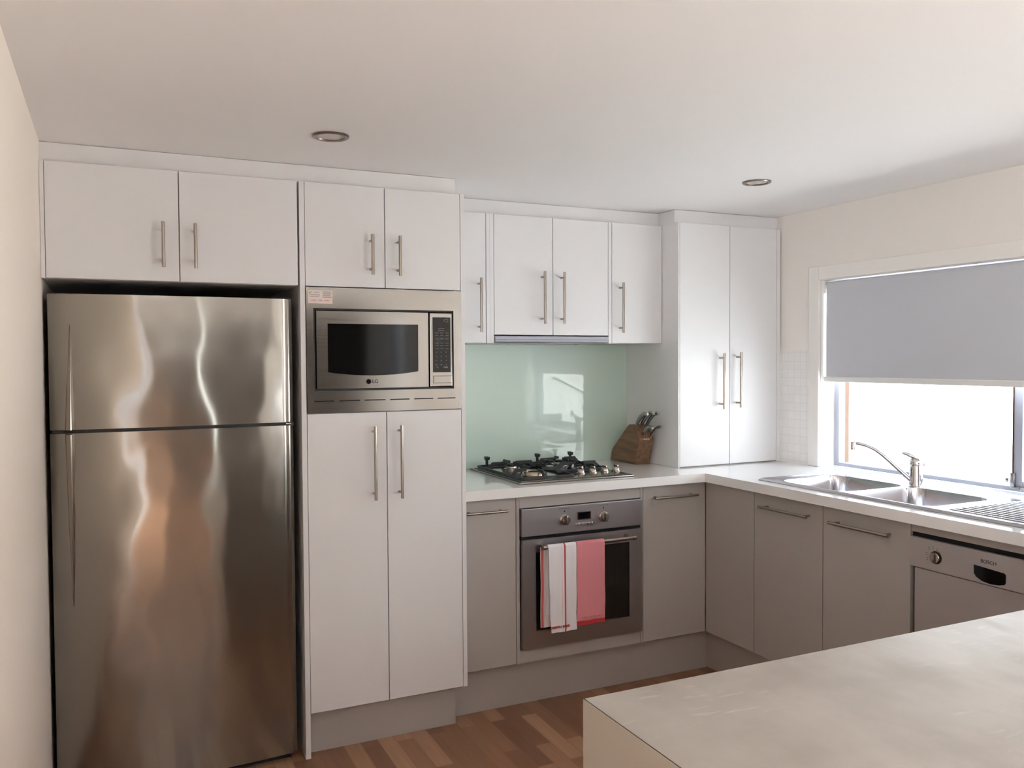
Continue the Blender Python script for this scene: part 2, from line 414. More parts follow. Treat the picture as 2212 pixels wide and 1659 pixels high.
# roller blind
bl = thing('roller_blind', 'pale grey roller blind half lowered over the window above the sink', 'blind', (2.48, -.91, 1.80))
n = MB()
pts = [(2.481, 1.36), (2.481, 1.82), (2.4825, 1.829), (2.487, 1.8335), (2.496, 1.8345), (2.496, 1.8335), (2.487, 1.8325), (2.4835, 1.8285), (2.482, 1.82), (2.482, 1.36)]
n.prism([(a, b) for a, b in pts], 'y', -1.775, -.052).build('fabric', 'blind_fabric', bl)
MB().prism([(2.474, 1.354), (2.489, 1.354), (2.491, 1.358), (2.491, 1.374), (2.487, 1.379), (2.476, 1.379), (2.472, 1.374), (2.472, 1.358)], 'y', -1.778, -.049).build('bottom_rail', 'white_plastic', bl)
MB().cyl((2.503, -1.78, 1.812), (2.503, -.05, 1.812), .022, n=24).build('roller', 'blind_fabric', bl, True)
MB().box(2.478, 2.528, -.050, -.0452, 1.78, 1.8405).build('bracket', 'white_plastic', bl); MB().box(2.478, 2.528, -1.795, -1.782, 1.78, 1.8405).build('bracket', 'white_plastic', bl)

# tiles between corner cupboard and window
tg = tag(MB().box(XR-.008, XR, .0218, YB, ZB, 1.5068).build('tile_splashback', 'tile_white'), 'small square white mosaic tiles on wall between tall cupboard and window', 'tiles')

# bulkheads above the cabinets
struct(MB().box(XL,   .600, .030, YB, ZT+.0005, ZC-.002).build('trim_4', 'cabinet_white'))
struct(MB().box(.600, 1.8155, YU+.030, YB, ZT+.0005, ZC-.002).build('trim_5', 'cabinet_white'))
struct(MB().box(1.8155, XR,   .255, YB, ZT+.0005, ZC-.002).build('trim_6', 'cabinet_white'))

# invented doors and windows behind the camera, added for light and reflections
def added_glazed_door(idx, ya, yb):
    g = MB(); x0, x1 = XR+.04, XR+.10
    g.box(x0, x1, ya, ya+.05, 0, 2.08).box(x0, x1, yb-.05, yb, 0, 2.08).box(x0, x1, ya+.05, yb-.05, 2.03, 2.08).box(x0, x1, ya+.05, yb-.05, 0, .06)
    if yb-ya > 1.2: g.box(x0, x1, (ya+yb)/2-.03, (ya+yb)/2+.03, .06, 2.03)
    d = struct(g.build('door_%d' % idx, 'aluminium_white'))  # invented glazed door, added as a daylight source
    MB().box(XR+.068, XR+.072, ya+.04, yb-.04, .05, 2.04).build('glass_pane', 'pane', d)
sl_ = MB(); sl_.box(.90, .905, YR-.10, YR-.05, .05, 2.10).box(.985, .99, YR-.10, YR-.05, .05, 2.10)
sl_ = struct(sl_.build('added_window_2', 'aluminium_white')); MB().box(.905, .985, YR-.078, YR-.074, .05, 2.10).build('glass_pane', 'pane', sl_)  # unseen slit window, added to reflect as a bright streak in the fridge
g_ = MB()
for a_ in (-7.8, -6.68, -5.56, -4.44): g_.box(XL-.10, XL-.05, a_, a_+.04, .06, 2.12)
g_.box(XL-.10, XL-.05, -7.76, -4.44, 2.08, 2.12).box(XL-.10, XL-.05, -7.76, -4.44, .06, .10)
g_ = struct(g_.build('added_window_3', 'aluminium_white')); MB().box(XL-.078, XL-.074, -7.76, -4.44, .10, 2.08).build('glass_pane', 'pane', g_)  # unseen side window, added to fill the room with light
added_glazed_door(1, -4.6, -3.3); added_glazed_door(2, -7.0, -6.45)

# ------------------------------------------------------------------ cabinets
def bar_handle(parent, c, length, ax, out, inset=.024, proj=.036):
    """c = centre of the bar's foot line on the door face; ax 'x','y','z' bar direction; out = outward direction"""
    c = Vector(c); o = Vector(out); d = Vector([1 if a == ax else 0 for a in 'xyz']); h = MB()
    p = c+o*proj
    h.cyl(p-d*length/2, p+d*length/2, .0058, n=18)
    for sgn in (-1, 1):
        q = c+d*sgn*(length/2-inset); h.cyl(q+o*.0003, q+o*(proj-.002), .0045, n=12)
    return h.build('handle', 'handle_steel', parent, True)
def door(parent, x0, x1, y, z0, z1, m='cabinet_white', th=.018, gap=.0017, name='door'):
    return MB().box(x0+gap, x1-gap, y, y+th, z0+gap, z1-gap, .0012).build(name, m, parent, False)
def doorx(parent, x, ya, yb, z0, z1, m='cabinet_grey', th=.018, gap=.0017, name='door'):
    return MB().box(x, x+th, ya+gap, yb-gap, z0+gap, z1-gap, .0012).build(name, m, parent)
def carc(parent, x0, x1, y0, y1, z0, z1, m='carcass', name='carcass'):
    return MB().box(x0, x1, y0, y1, z0, z1).build(name, m, parent)

# cabinet over the fridge
c = thing('wall_cabinet', 'white two-door cabinet directly above the refrigerator', 'cabinet', (-.43, .3, 1.7422))
MB().box(XL+.001, -.0265, .0185, YB-.001, 1.7430, ZT).build('carcass', 'carcass', c)
MB().box(XL+.001, -.829, .0005, .0185, 1.7422, ZT).build('filler', 'cabinet_white', c)
d1 = door(c, -.829, -.4246, 0, 1.7422, ZT); bar_handle(d1, (-.4775, 0, 1.864), .152, 'z', (0, -1, 0))
d2 = door(c, -.4246, -.0237, 0, 1.7422, ZT); bar_handle(d2, (-.3755, 0, 1.864), .152, 'z', (0, -1, 0))

# tall unit
t = thing('tall_cabinet', 'tall white pantry cabinet with four doors and built-in microwave niche', 'cabinet', (.3, .3, 0))
MB().box(-.0185, -.0002, 0, YB-.001, .0005, ZT, .0008).build('side_panel', 'cabinet_white', t)
MB().box(.6075, .6244, 0, YB-.001, .166, ZT, .0008).build('side_panel', 'cabinet_white', t)
k = MB()
k.box(0, .016, .0188, YB-.002, .166, ZT-.001).box(.590, .607, .0188, YB-.002, .166, ZT-.001)
k.box(.016, .59, .0188, YB-.002, 1.745, 1.763).box(.016, .59, .0188, YB-.002, 1.262, 1.280).box(.016, .59, .0188, YB-.002, .166, .184).box(.016, .59, .0188, YB-.002, ZT-.018, ZT-.001)
k.box(.016, .59, YB-.012, YB-.002, .184, ZT-.018)
k.build('carcass', 'carcass', t)
for x0, x1, z0_, z1_, hx, hz, hl in ((0, .3012, 1.7415, ZT, .244, 1.864, .150), (.3012, .6070, 1.7415, ZT, .3497, 1.864, .150),
                                     (0, .3012, .166, 1.2766, .2462, 1.085, .278), (.3012, .6070, .166, 1.2766, .3492, 1.085, .278)):
    d = door(t, x0, x1, 0, z0_, z1_); bar_handle(d, (hx, 0, hz), hl, 'z', (0, -1, 0), inset=.022 if hl < .2 else .022)
MB().box(0, .5926, .0235+.026, .066, 0.0005, .1655).build('kickboard', 'cabinet_grey', t)

# upper cabinets
u = thing('wall_cabinet', 'narrow single-door white wall cabinet beside the tall pantry', 'cabinet', (.75, .5, 1.544), 'narrow wall cabinets flanking the rangehood')
carc(u, .6260, .8735, YU+.019, YB-.001, 1.5445, ZT-.001)
d = door(u, .6260, .8725, YU, 1.5438, ZT); bar_handle(d, (.834, YU, 1.711), .238, 'z', (0, -1, 0))
u = thing('wall_cabinet', 'two-door white wall cabinet enclosing the rangehood above the cooktop', 'cabinet', (1.2, .5, 1.544))
carc(u, .9105, 1.5065, YU+.019, YB-.001, 1.598, ZT-.001)
MB().box(.8740, .8905, YU, YB-.001, 1.5438, ZT-.001, .0006).build('side_panel', 'cabinet_white', u)
MB().box(.8912, .9098, YU+.001, YB-.001, 1.5438, ZT-.001).build('side_panel', 'cabinet_white', u)
MB().box(1.5078, 1.5250, YU, YB-.001, 1.5438, ZT-.001, .0006).build('side_panel', 'cabinet_white', u)
d = door(u, .9100, 1.2085, YU, 1.5799, ZT); bar_handle(d, (1.149, YU, 1.751), .238, 'z', (0, -1, 0))
d = door(u, 1.2085, 1.5070, YU, 1.5799, ZT); bar_handle(d, (1.2498, YU, 1.751), .238, 'z', (0, -1, 0))
u = thing('wall_cabinet', 'narrow single-door white wall cabinet against the tall corner cupboard', 'cabinet', (1.67, .5, 1.544), 'narrow wall cabinets flanking the rangehood')
carc(u, 1.5262, 1.8145, YU+.019, YB-.001, 1.5445, ZT-.001)
d = door(u, 1.5262, 1.8145, YU, 1.5438, ZT); bar_handle(d, (1.5696, YU, 1.7135), .240, 'z', (0, -1, 0))

# rangehood
r = thing('rangehood', 'slide-out rangehood with silver front strip beneath the middle wall cabinet', 'rangehood', (1.21, .5, 1.545))
MB().box(.912, 1.506, YU+.014, YB-.002, 1.5465, 1.5785, .002).build('body', 'stainless', r)
MB().prism([(YU-.006, 1.553), (YU-.006, 1.570), (YU-.001, 1.575), (YU+.0135, 1.575), (YU+.0135, 1.549), (YU-.001, 1.549)], 'x', .9135, 1.5045).build('front_strip', 'aluminium_white', r)
MB().box(.9135, 1.5045, YU-.0075, YU-.0062, 1.558, 1.5605).build('grip_groove', 'grey_print', r)

# corner cupboard on the worktop
u = thing('corner_cupboard', 'tall white two-door cupboard standing on the worktop in the corner by the window', 'cupboard', (2.1, .45, ZB))
MB().box(1.8155, 1.8235, .2251, YB-.001, ZB+.0005, ZT, .0008).build('side_panel', 'cabinet_white', u)
carc(u, 1.8240, 2.4240, .2442, YB-.001, ZB+.0008, ZT-.001)
MB().box(2.4250, XR-.0085, .2251, .2442, ZB+.0005, ZT).build('filler', 'cabinet_white', u)
d = door(u, 1.8235, 2.1254, .2251, ZB+.004, ZT); bar_handle(d, (2.0632, .2251, 1.3585), .274, 'z', (0, -1, 0))
d = door(u, 2.1254, 2.4245, .2251, ZB+.004, ZT); bar_handle(d, (2.1674, .2251, 1.3625), .274, 'z', (0, -1, 0))

# glass splashback
tag(MB().box(.6250, 1.8148, YB-.006, YB-.0002, ZB+.0008, 1.5435).build('glass_splashback', 'splash_glass'), 'pale green glass splashback behind the gas cooktop', 'splashback')

# worktop: back run and window run, cut out for sink; runs into the window reveal
SX0, SX1, SY0, SY1 = 1.905, 2.408, -1.435, -.268
xs = [.6250, 1.8145, SX0, SX1, XR-.001, 2.5445]; ysw = [-1.9148, WY0+.001, SY0, SY1, WY1-.002, .0205, YB-.0065]
def ws(i, j):
    if i == 0: return j == 5
    if i == 4: return 1 <= j <= 3
    if i == 2 and j == 2: return False
    return True
wt = MB().plate(xs, ysw, ws, 'z', ZU, ZB)
tag(wt.build('worktop', 'bench_white'), 'glossy white L-shaped worktop holding cooktop and sink', 'worktop')

# base cabinets, back run
def base(label, loc, fn, group=None):
    b_ = thing('base_cabinet', label, 'cabinet', loc, group); fn(b_); return b_
ZBK = .192
b_ = thing('base_cabinet', 'narrow grey base cabinet between tall pantry and oven', 'cabinet', (.75, .35, ZBK))
carc(b_, .6260, .8725, YD+.019, YB-.01, ZBK, ZU-.001, 'cabinet_grey')
d = door(b_, .6260, .8735, YD, ZBK, ZU-.002, 'cabinet_grey'); bar_handle(d, (.7285, YD, .8482), .182, 'x', (0, -1, 0), inset=.02)
b_ = thing('oven_cabinet', 'grey oven housing with plain strips above and below the oven', 'cabinet', (1.19, .35, ZBK))
MB().box(.8745, .8895, YD, YB-.01, ZBK, ZU-.001, .0006).build('side_panel', 'cabinet_grey', b_)
MB().box(1.4905, 1.5030, YD, YB-.01, ZBK, ZU-.001, .0006).build('side_panel', 'cabinet_grey', b_)
MB().box(.8905, 1.4895, YD+.001, YD+.019, .8475, ZU-.001).build('filler', 'cabinet_grey', b_)
MB().box(.8905, 1.4895, YD+.001, YD+.019, ZBK, .2475).build('filler', 'cabinet_grey', b_)
MB().box(.8905, 1.4895, YD+.0195, YB-.01, ZBK, .2455).build('shelf', 'carcass', b_)
b_ = thing('base_cabinet', 'grey base cabinet between oven and inner corner', 'cabinet', (1.68, .35, ZBK))
carc(b_, 1.5045, XR-.06, YD+.019, YB-.01, ZBK, ZU-.001, 'cabinet_grey')
d = door(b_, 1.5040, XD-.0005, YD, ZBK, ZU-.002, 'cabinet_grey'); bar_handle(d, (1.665, YD, .8447), .235, 'x', (0, -1, 0), inset=.02)
# window run
b_ = thing('base_cabinet', 'plain grey corner panel cabinet without handle in the inner corner', 'cabinet', (2.1, -.1, ZBK))
carc(b_, XD+.019, XR-.06, -.2655, YD+.0175, ZBK, ZU-.001, 'cabinet_grey')
doorx(b_, XD, -.2657, YD+.0005, ZBK, ZU-.002, name='front_panel')
b_ = thing('base_cabinet', 'grey base cabinet under the first sink bowl, next to the inner corner', 'cabinet', (2.1, -.46, ZBK))
for q in (1,):
    g = MB(); g.plate([-.6570, -.6400, -.2830, -.2665], [ZBK, .21, ZU-.001], lambda i, j: i != 1 or j == 0, 'x', XD+.019, XR-.06); g.build('carcass', 'cabinet_grey', b_)
d = doorx(b_, XD, -.6574, -.2660, ZBK, ZU-.002); bar_handle(d, (XD, -.4695, .8435), .275, 'y', (-1, 0, 0), inset=.02)
b_ = thing('base_cabinet', 'grey base cabinet under the second sink bowl, touching the dishwasher', 'cabinet', (2.1, -.86, ZBK))
g = MB(); g.plate([-1.0595, -1.0430, -.6750, -.6580], [ZBK, .21, ZU-.001], lambda i, j: i != 1 or j == 0, 'x', XD+.019, XR-.06); g.build('carcass', 'cabinet_grey', b_)
d = doorx(b_, XD, -1.0601, -.6578, ZBK, ZU-.002); bar_handle(d, (XD, -.856, .842), .275, 'y', (-1, 0, 0), inset=.02)
b_ = thing('base_cabinet', 'grey base cabinet between dishwasher and breakfast bench', 'cabinet', (2.1, -1.79, ZBK))
g = MB(); g.box(XD+.019, XR-.06, -1.9140, -1.6620, ZBK, ZU-.001); g.build('carcass', 'cabinet_grey', b_)
doorx(b_, XD, -1.9142, -1.6615, ZBK, ZU-.002)
# kickboards
kb = MB().box(.5940, XK-.0005, YK, YK+.016, .0005, ZBK-.001)
tag(kb.build('kickboard', 'cabinet_grey'), 'long grey kickboard beneath oven and its neighbouring base cabinets', 'kickboard')
kb = MB().box(XK, XK+.016, -1.914, YK+.016, .0005, ZBK-.001)
tag(kb.build('kickboard', 'cabinet_grey'), 'grey kickboard beneath the sink cabinets and dishwasher', 'kickboard')

# ------------------------------------------------------------------ refrigerator
f = thing('refrigerator', 'large stainless steel top-freezer refrigerator in the dark alcove', 'refrigerator', (-.44, .3, 0))
FX0, FX1 = -.828, -.0447
MB().box(FX0+.004, FX1-.004, .062, .655, .03, 1.689, .004).build('body', 'cavity_dark', f)
MB().box(FX0+.02, FX1-.02, .05, .63, .0005, .0295).build('base', 'black_plastic', f)
def curved_door(name, z0_, z1_, sag=.021, edge=.012):
    b = MB(); n_ = 40; pts_ = []
    for i in range(n_+1):
        s_ = i/n_; x = FX0+(FX1-FX0)*s_; y = sag*(2*s_-1)**2*1.0
        e = min(s_, 1-s_)*(FX1-FX0)
        if e < edge: y += edge-math.sqrt(max(0, edge**2-(edge-e)**2))
        pts_.append((x, y-.004))
    pts_ += [(FX1, .058), (FX0, .058)]
    b.prism([(x, y) for x, y in pts_], 'z', z0_, z1_)
    return b.build(name, 'fridge_steel', f, True)
fz = curved_door('freezer_door', 1.2485, 1.694); fr = curved_door('fridge_door', .03, 1.2365)
MB().box(FX0+.006, FX1-.001, .006, .056, 1.2367, 1.2483).build('door_gasket', 'black_plastic', f)
MB().box(FX1-.075, FX1-.005, .012, .07, 1.6945, 1.7015, .002).build('hinge_cover', 'cavity_dark', f)
MB().cyl((FX1-.03, .004, 1.2424), (FX1-.012, .004, 1.2424), .004).build('hinge_pin', 'chrome', f, True)
def blade(parent, za, zb, wide, tip_x, root_x):
    """tapered handle: broad at za, a point at zb"""
    b = MB(); n_ = 26; rings = []
    for i in range(n_+1):
        s_ = i/n_; z = za+(zb-za)*s_; wv = max(.0012, wide*(1-s_)**.62*(1-.12*s_)); cx = root_x+(tip_x-root_x)*s_
        ybase = .004+ .012*((cx-FX0)/(FX1-FX0)*2-1)**2
        pr_ = .006+.040*(1-s_)**.7
        rings.append([b.bm.verts.new((cx-wv, ybase, z)), b.bm.verts.new((cx-wv*.75, ybase-pr_*.75, z)), b.bm.verts.new((cx, ybase-pr_, z)),
                      b.bm.verts.new((cx+wv*.22, ybase-pr_*.92, z)), b.bm.verts.new((cx+wv*.28, ybase-pr_*.6, z)), b.bm.verts.new((cx+wv*.1, ybase, z))])
    for a, c_ in zip(rings, rings[1:]):
        for k_ in range(6): b.bm.faces.new((a[k_], a[(k_+1) % 6], c_[(k_+1) % 6], c_[k_]))
    b.bm.faces.new(rings[0]); b.bm.faces.new(rings[-1][::-1])
    return b.build('handle', 'handle_steel', parent)
blade(fz, 1.2500, 1.594, .0175, -.763, -.766)
blade(fr, 1.2350, .664, .0175, -.768, -.766)

# ------------------------------------------------------------------ microwave
mw = thing('microwave', 'built-in stainless steel microwave with dark window above the pantry doors', 'microwave', (.3, .25, 1.28))
# outer trim frame with opening
MB().plate([.0015, .0275, .5745, .6060], [1.2785, 1.2830, 1.3580, 1.6625, 1.7395], lambda i, j: not (i == 1 and j == 2), 'y', -.004, .016).build('trim_frame', 'stainless', mw)
MB().box(.020, .586, .0195, .46, 1.2805, 1.7440).build('body', 'cavity_dark', mw)
gp = MB(); gp.plate([.0275, .0335, .5690, .5745], [1.3580, 1.3640, 1.6570, 1.6625], lambda i, j: not (i == 1 and j == 1), 'y', .002, .018); gp.build('surround', 'black_plastic', mw)
# door with window hole: top straight, bottom gently bowed
def mw_door():
    b = MB(); x0, x1, z0_, z1_ = .0375, .4690, 1.3665, 1.6530; a0, a1, c1 = .0785, .4275, 1.6065
    def low(x): return 1.4275-.0135*(1-((x-(a0+a1)/2)/((a1-a0)/2))**2)
    n_ = 24; outer = []; yf, yb_ = -.006, .004
    O = b.bm.verts.new
    xs_ = [a0+(a1-a0)*i/n_ for i in range(n_+1)]
    def quad(p): 
        f1 = [O((x, yf, z)) for x, z in p]; f2 = [O((x, yb_, z)) for x, z in p]
        b.bm.faces.new(f1); b.bm.faces.new(f2[::-1])
        for k_ in range(len(p)): b.bm.faces.new((f1[k_], f2[k_], f2[(k_+1) % len(p)], f1[(k_+1) % len(p)]))
    quad([(x0, z0_), (a0, z0_), (a0, low(a0)), (a0, c1), (a0, z1_), (x0, z1_)])
    quad([(a1, z0_), (x1, z0_), (x1, z1_), (a1, z1_), (a1, c1), (a1, low(a1))])
    quad([(a0, c1), (a1, c1), (a1, z1_), (a0, z1_)])
    for i in range(n_): quad([(xs_[i], z0_), (xs_[i+1], z0_), (xs_[i+1], low(xs_[i+1])), (xs_[i], low(xs_[i]))])
    bmesh.ops.remove_doubles(b.bm, verts=b.bm.verts, dist=1e-5)
    seen = {}
    for f_ in list(b.bm.faces): seen.setdefault(tuple(sorted(v.index for v in f_.verts)), []).append(f_)
    b.bm.verts.index_update(); seen = {}
    for f_ in list(b.bm.faces): seen.setdefault(tuple(sorted(v.index for v in f_.verts)), []).append(f_)
    for k_, fs in seen.items():
        if len(fs) > 1:
            for f_ in fs: b.bm.faces.remove(f_)
    return b.build('door', 'stainless', mw)
md = mw_door()
MB().box(.070, .440, -.0045, .0035, 1.400, 1.612).build('window', 'black_glass', md, label='dark microwave door glass')
text('lettering', 'LG', .019, (.2560, -.0066, 1.391), '-y', 'dark_print', md)
lg = MB()
lg.lathe((.231, -.0064, 1.391), (0, -1, 0), [(.0095, 0), (.0095, .0006), (.0078, .0006), (.0078, 0)], 24); lg.box(.2300, .2316, -.0070, -.0064, 1.388, 1.3965)
lg.build('emblem', 'dark_print', md)
cp = MB().box(.4735, .5655, -.012, .004, 1.3665, 1.6530, .003).build('control_panel', 'stainless', mw)
MB().box(.4850, .5580, -.0135, -.0122, 1.4225, 1.6355, .0008).build('keypad', 'black_glass', cp)
MB().box(.4862, .5605, -.0130, -.0122, 1.3800, 1.4092).build('button_outline', 'dark_print', cp)
MB().box(.4872, .5595, -.0155, -.0131, 1.3810, 1.4082, .001).build('door_button', 'stainless', cp)
kp = MB()
for j, z in enumerate([1.592, 1.585, 1.575, 1.566, 1.552, 1.536, 1.527, 1.514]):
    for i in range(3 if j > 1 else 1):
        xx = .494+.021*i + (.012 if j < 2 else 0); kp.box(xx, xx+(.014 if j > 1 else .026), -.0139, -.0136, z-.0012, z+.0012)
for j in range(4):
    for i in range(3): 
        xx = .499+.02*i; zz = 1.50-.016*j; kp.lathe((xx, -.0136, zz), (0, -1, 0), [(.0030, 0), (.0030, .0003), (.0018, .0003), (.0018, 0)], 10)
kp.lathe((.503, -.0136, 1.442), (0, -1, 0), [(.003, 0), (.003, .0003), (.0003, .0003)], 10); kp.box(.528, .546, -.0139, -.0136, 1.439, 1.445)
kp.build('key_marks', 'grey_print', cp)
dg_ = MB()
dg_.box(.530, .533, -.0139, -.0136, 1.618, 1.629); dg_.box(.536, .548, -.0139, -.0136, 1.628, 1.630); dg_.box(.536, .548, -.0139, -.0136, 1.617, 1.619); dg_.box(.546, .548, -.0139, -.0136, 1.617, 1.630)
dg_.build('clock_digits', 'grey_print', cp)
sl = MB()
for x0, x1 in ((.0270, .0995), (.1210, .1975), (.2160, .2955), (.3145, .3910), (.4105, .4875), (.5070, .5800)): sl.box(x0, x1, -.0046, -.0038, 1.3195, 1.3232)
sl.build('vent_slots', 'dark_slot', mw)
st = MB().box(.0085, .0985, -.0050, -.0041, 1.6800, 1.7280).build('sticker', 'sticker_paper', mw)
g = MB()
g.box(.030, .050, -.0055, -.0051, 1.7195, 1.7210).box(.016, .024, -.0055, -.0051, 1.7195, 1.7212).box(.013, .016, -.0055, -.0051, 1.7150, 1.7200)
g.box(.014, .052, -.0055, -.0051, 1.7095, 1.7115).box(.016, .050, -.0055, -.0051, 1.7040, 1.7055)
for q in range(7): g.box(.062, .094-(.004 if q % 3 == 1 else 0), -.0055, -.0051, 1.7220-.0034*q, 1.7232-.0034*q)
g.build('small_print', 'grey_print', st)
g = MB()
for x0, nn in ((.0205, 4), (.0470, 3), (.0680, 4)):
    for q in range(nn): g.box(x0+.0048*q, x0+.0048*q+.0034, -.0055, -.0051, 1.6885, 1.6935)
g.build('red_print', 'pale_red_print', st)

# ------------------------------------------------------------------ oven
ov = thing('oven', 'stainless steel built-in oven with dark glass door under the cooktop', 'oven', (1.19, .35, .25))
OX0, OX1 = .8925, 1.4880
MB().box(OX0+.012, OX1-.012, YD+.02, .60, .2495, .8445).build('body', 'cavity_dark', ov)
cp = MB().box(OX0, OX1, YD-.018, YD+.0195, .7290, .8450, .002).build('control_panel', 'oven_steel', ov)
YO = YD-.018
def oven_knob(x, z):
    k_ = MB(); k_.lathe((x, YO-.0003, z), (0, -1, 0), [(.0235, 0), (.0235, .004), (.021, .007), (.019, .008), (.019, .018), (.017, .021)], 36)
    k_.box(x-.0045, x+.0045, YO-.030, YO-.020, z-.019, z+.019, .002)
    k_.build('knob', 'knob_metal', cp, True)
oven_knob(1.0937, .7865); oven_knob(1.2873, .7845)
g = MB(); g.plate([1.1550, 1.1585, 1.2205, 1.2240], [.7785, .7820, .8110, .8145], lambda i, j: not (i == 1 and j == 1), 'y', YO-.0025, YO-.0003); g.build('display_rim', 'handle_steel', cp)
MB().box(1.1587, 1.2203, YO-.0015, YO-.0003, .7822, .8108).build('display', 'black_glass', cp)
for q in range(6): MB().lathe((1.1545+.0157*q, YO-.0003, .7605), (0, -1, 0), [(.0055, 0), (.0055, .004), (.0045, .005)], 16).build('button', 'chrome', cp, True)
for x, z in ((1.0937, .8225), (1.2873, .8225)):
    g = MB(); g.lathe((x, YO-.0003, z), (0, -1, 0), [(.0035, 0), (.0035, .0004), (.0002, .0004)], 12)
    for q in range(8): g.box(x-.026+.0065*q, x-.0215+.0065*q, YO-.0008, YO-.0003, .8335, .8352)
    g.build('panel_marks', 'dark_print', cp)
od = MB(); od.plate([OX0+.001, .9560, 1.4200, OX1-.001], [.2515, .3270, .6600, .7155], lambda i, j: not (i == 1 and j == 1), 'y', YD-.020, YD+.014)
od = od.build('door', 'oven_steel', ov)
MB().box(.9400, 1.4360, YD-.014, YD+.010, .3170, .6700).build('glass', 'door_inner', od, label='dark oven door glass')
MB().box(OX0, OX1, YD-.004, YD+.019, .7160, .7285).build('vent_gap', 'dark_slot', ov)
YH = -.004
h = MB(); h.cyl((.968, YH, .688), (1.417, YH, .688), .0085, n=24).cyl((.964, YH, .688), (.980, YH, .688), .0098, n=24).cyl((1.405, YH, .688), (1.421, YH, .688), .0098, n=24)
for x in (.985, 1.398): h.tube([(x, YD-.021, .690), (x, YH+.018, .689), (x, YH+.002, .688)], [.010, .008, .0065])
h.build('handle', 'handle_steel', od, True)

# tea towels
def towel(name, label, x0, x1, zf, zb, m, rad=.0115, wav=.0022, off=0., ph=0.):
    b = MB(); prof = []
    yf = YH-rad; yb_ = YH+rad
    nz = 22
    for i in range(nz+1): prof.append((yf-off, zf+(.688-zf)*i/nz))
    for i in range(1, 12): a = PI*i/12; prof.append((YH-math.cos(a)*(rad+off), .688+math.sin(a)*(rad+off)))
    for i in range(nz+1): prof.append((yb_+off, .688+(zb-.688)*i/nz))
    nx = 26; rows = [[], []]
    L_ = len(prof)
    for side, th in ((0, 0.), (1, .0035)):
        grid = []
        for j, (y, z) in enumerate(prof):
            row = []; hang = max(0, .688-z)/.36; front = j < L_/2
            sgn = -1 if front else 1
            dy = 1 if j < nz else (-1 if j > L_-nz-1 else 0)
            for i in range(nx+1):
                s_ = i/nx; x = x0+(x1-x0)*s_
                x += hang*.006*math.sin(2.1*z*20+ph)*(.3) + (hang*.010*(1-s_) if front else 0)*(1 if name == 'w' else 0)
                w_ = wav*math.sin(s_*PI*2.6+ph+hang*1.2)*(.25+hang) - .004*hang*(1-math.cos(s_*PI*2))*.5
                yy = y+sgn*(abs(w_) if not front else -w_*0+abs(w_))
                nrm = Vector((0, -1, 0)) if front and z < .688 else (Vector((0, 1, 0)) if z < .688 else Vector((0, y-YH, z-.688)).normalized())
                p = Vector((x, yy, z))-nrm*th*(1 if side else 0)
                row.append(b.bm.verts.new(p))
            grid.append(row)
        rows[side] = grid
    A, B = rows
    for j in range(L_-1):
        for i in range(nx):
            b.bm.faces.new((A[j][i], A[j][i+1], A[j+1][i+1], A[j+1][i])); b.bm.faces.new((B[j][i], B[j+1][i], B[j+1][i+1], B[j][i+1]))
    for j in range(L_-1):
        b.bm.faces.new((A[j][0], A[j+1][0], B[j+1][0], B[j][0])); b.bm.faces.new((A[j][nx], B[j][nx], B[j+1][nx], A[j+1][nx]))
    for i in range(nx):
        b.bm.faces.new((A[0][i], B[0][i], B[0][i+1], A[0][i+1])); b.bm.faces.new((A[-1][i], A[-1][i+1], B[-1][i+1], B[-1][i]))
    return b
stripes('towel_white', (238, 236, 240), (206, 92, 100), [(1.0570, 1.0650), (1.0470, 1.0478)])
stripes('towel_fold', (232, 224, 222), (206, 100, 100), [(.9655, .9770), (.9790, .9800)])
def red_x(nt, b):
    N = nt.nodes.new; L = nt.links.new
    t = N('ShaderNodeTexCoord'); sp = N('ShaderNodeSeparateXYZ'); L(t.outputs['Object'], sp.inputs[0])
    c = N('ShaderNodeMath'); c.operation = 'LESS_THAN'; c.inputs[1].default_value = .363; L(sp.outputs['Z'], c.inputs[0])
    mx = N('ShaderNodeMix'); mx.data_type = 'RGBA'; mx.inputs[6].default_value = lin((232, 150, 158)); mx.inputs[7].default_value = lin((206, 70, 76)); L(c.outputs[0], mx.inputs[0])
    L(mx.outputs[2], b.inputs['Base Color'])
    n = N('ShaderNodeTexNoise'); n.inputs['Scale'].default_value = 500; bp = N('ShaderNodeBump'); bp.inputs['Strength'].default_value = .8; bp.inputs['Distance'].default_value = .002
    L(t.outputs['Object'], n.inputs['Vector']); L(n.outputs[0], bp.inputs['Height']); L(bp.outputs[0], b.inputs['Normal'])
mat('towel_red', (232, 150, 158), .95, spec=.1, extra=red_x)
tw = thing('tea_towel', 'white tea towel with a red stripe hanging over the oven handle', 'towel', (0, 0, 0), 'tea towels on the oven handle')
towel('w', '', .9840, 1.1165, .330, .40, '').build('cloth', 'towel_white', tw, True)
fo = MB(); pr_ = []
for i in range(19):
    z = .347+(.686-.347)*i/18; pr_.append((YH+.0205+.002*math.sin(i*.5), z))
fo.prism([(y, z) for y, z in pr_]+[(y+.004, z) for y, z in pr_[::-1]], 'x', .9640, 1.080).build('back_fold', 'towel_fold', tw, label='striped underside fold')
text('lettering', 'COUNTRY ROAD', .0135, (1.0330, YH-.0195, .3530), '-y', 'red_print', tw, depth=.004, squash=.86)
tw = thing('tea_towel', 'pink-red tea towel hanging next to the white striped one on the oven handle', 'towel', (0, 0, 0), 'tea towels on the oven handle')
towel('r', '', 1.1185, 1.2545, .345, .40, '', rad=.013, wav=.0028, ph=1.3).build('cloth', 'towel_red', tw, True)
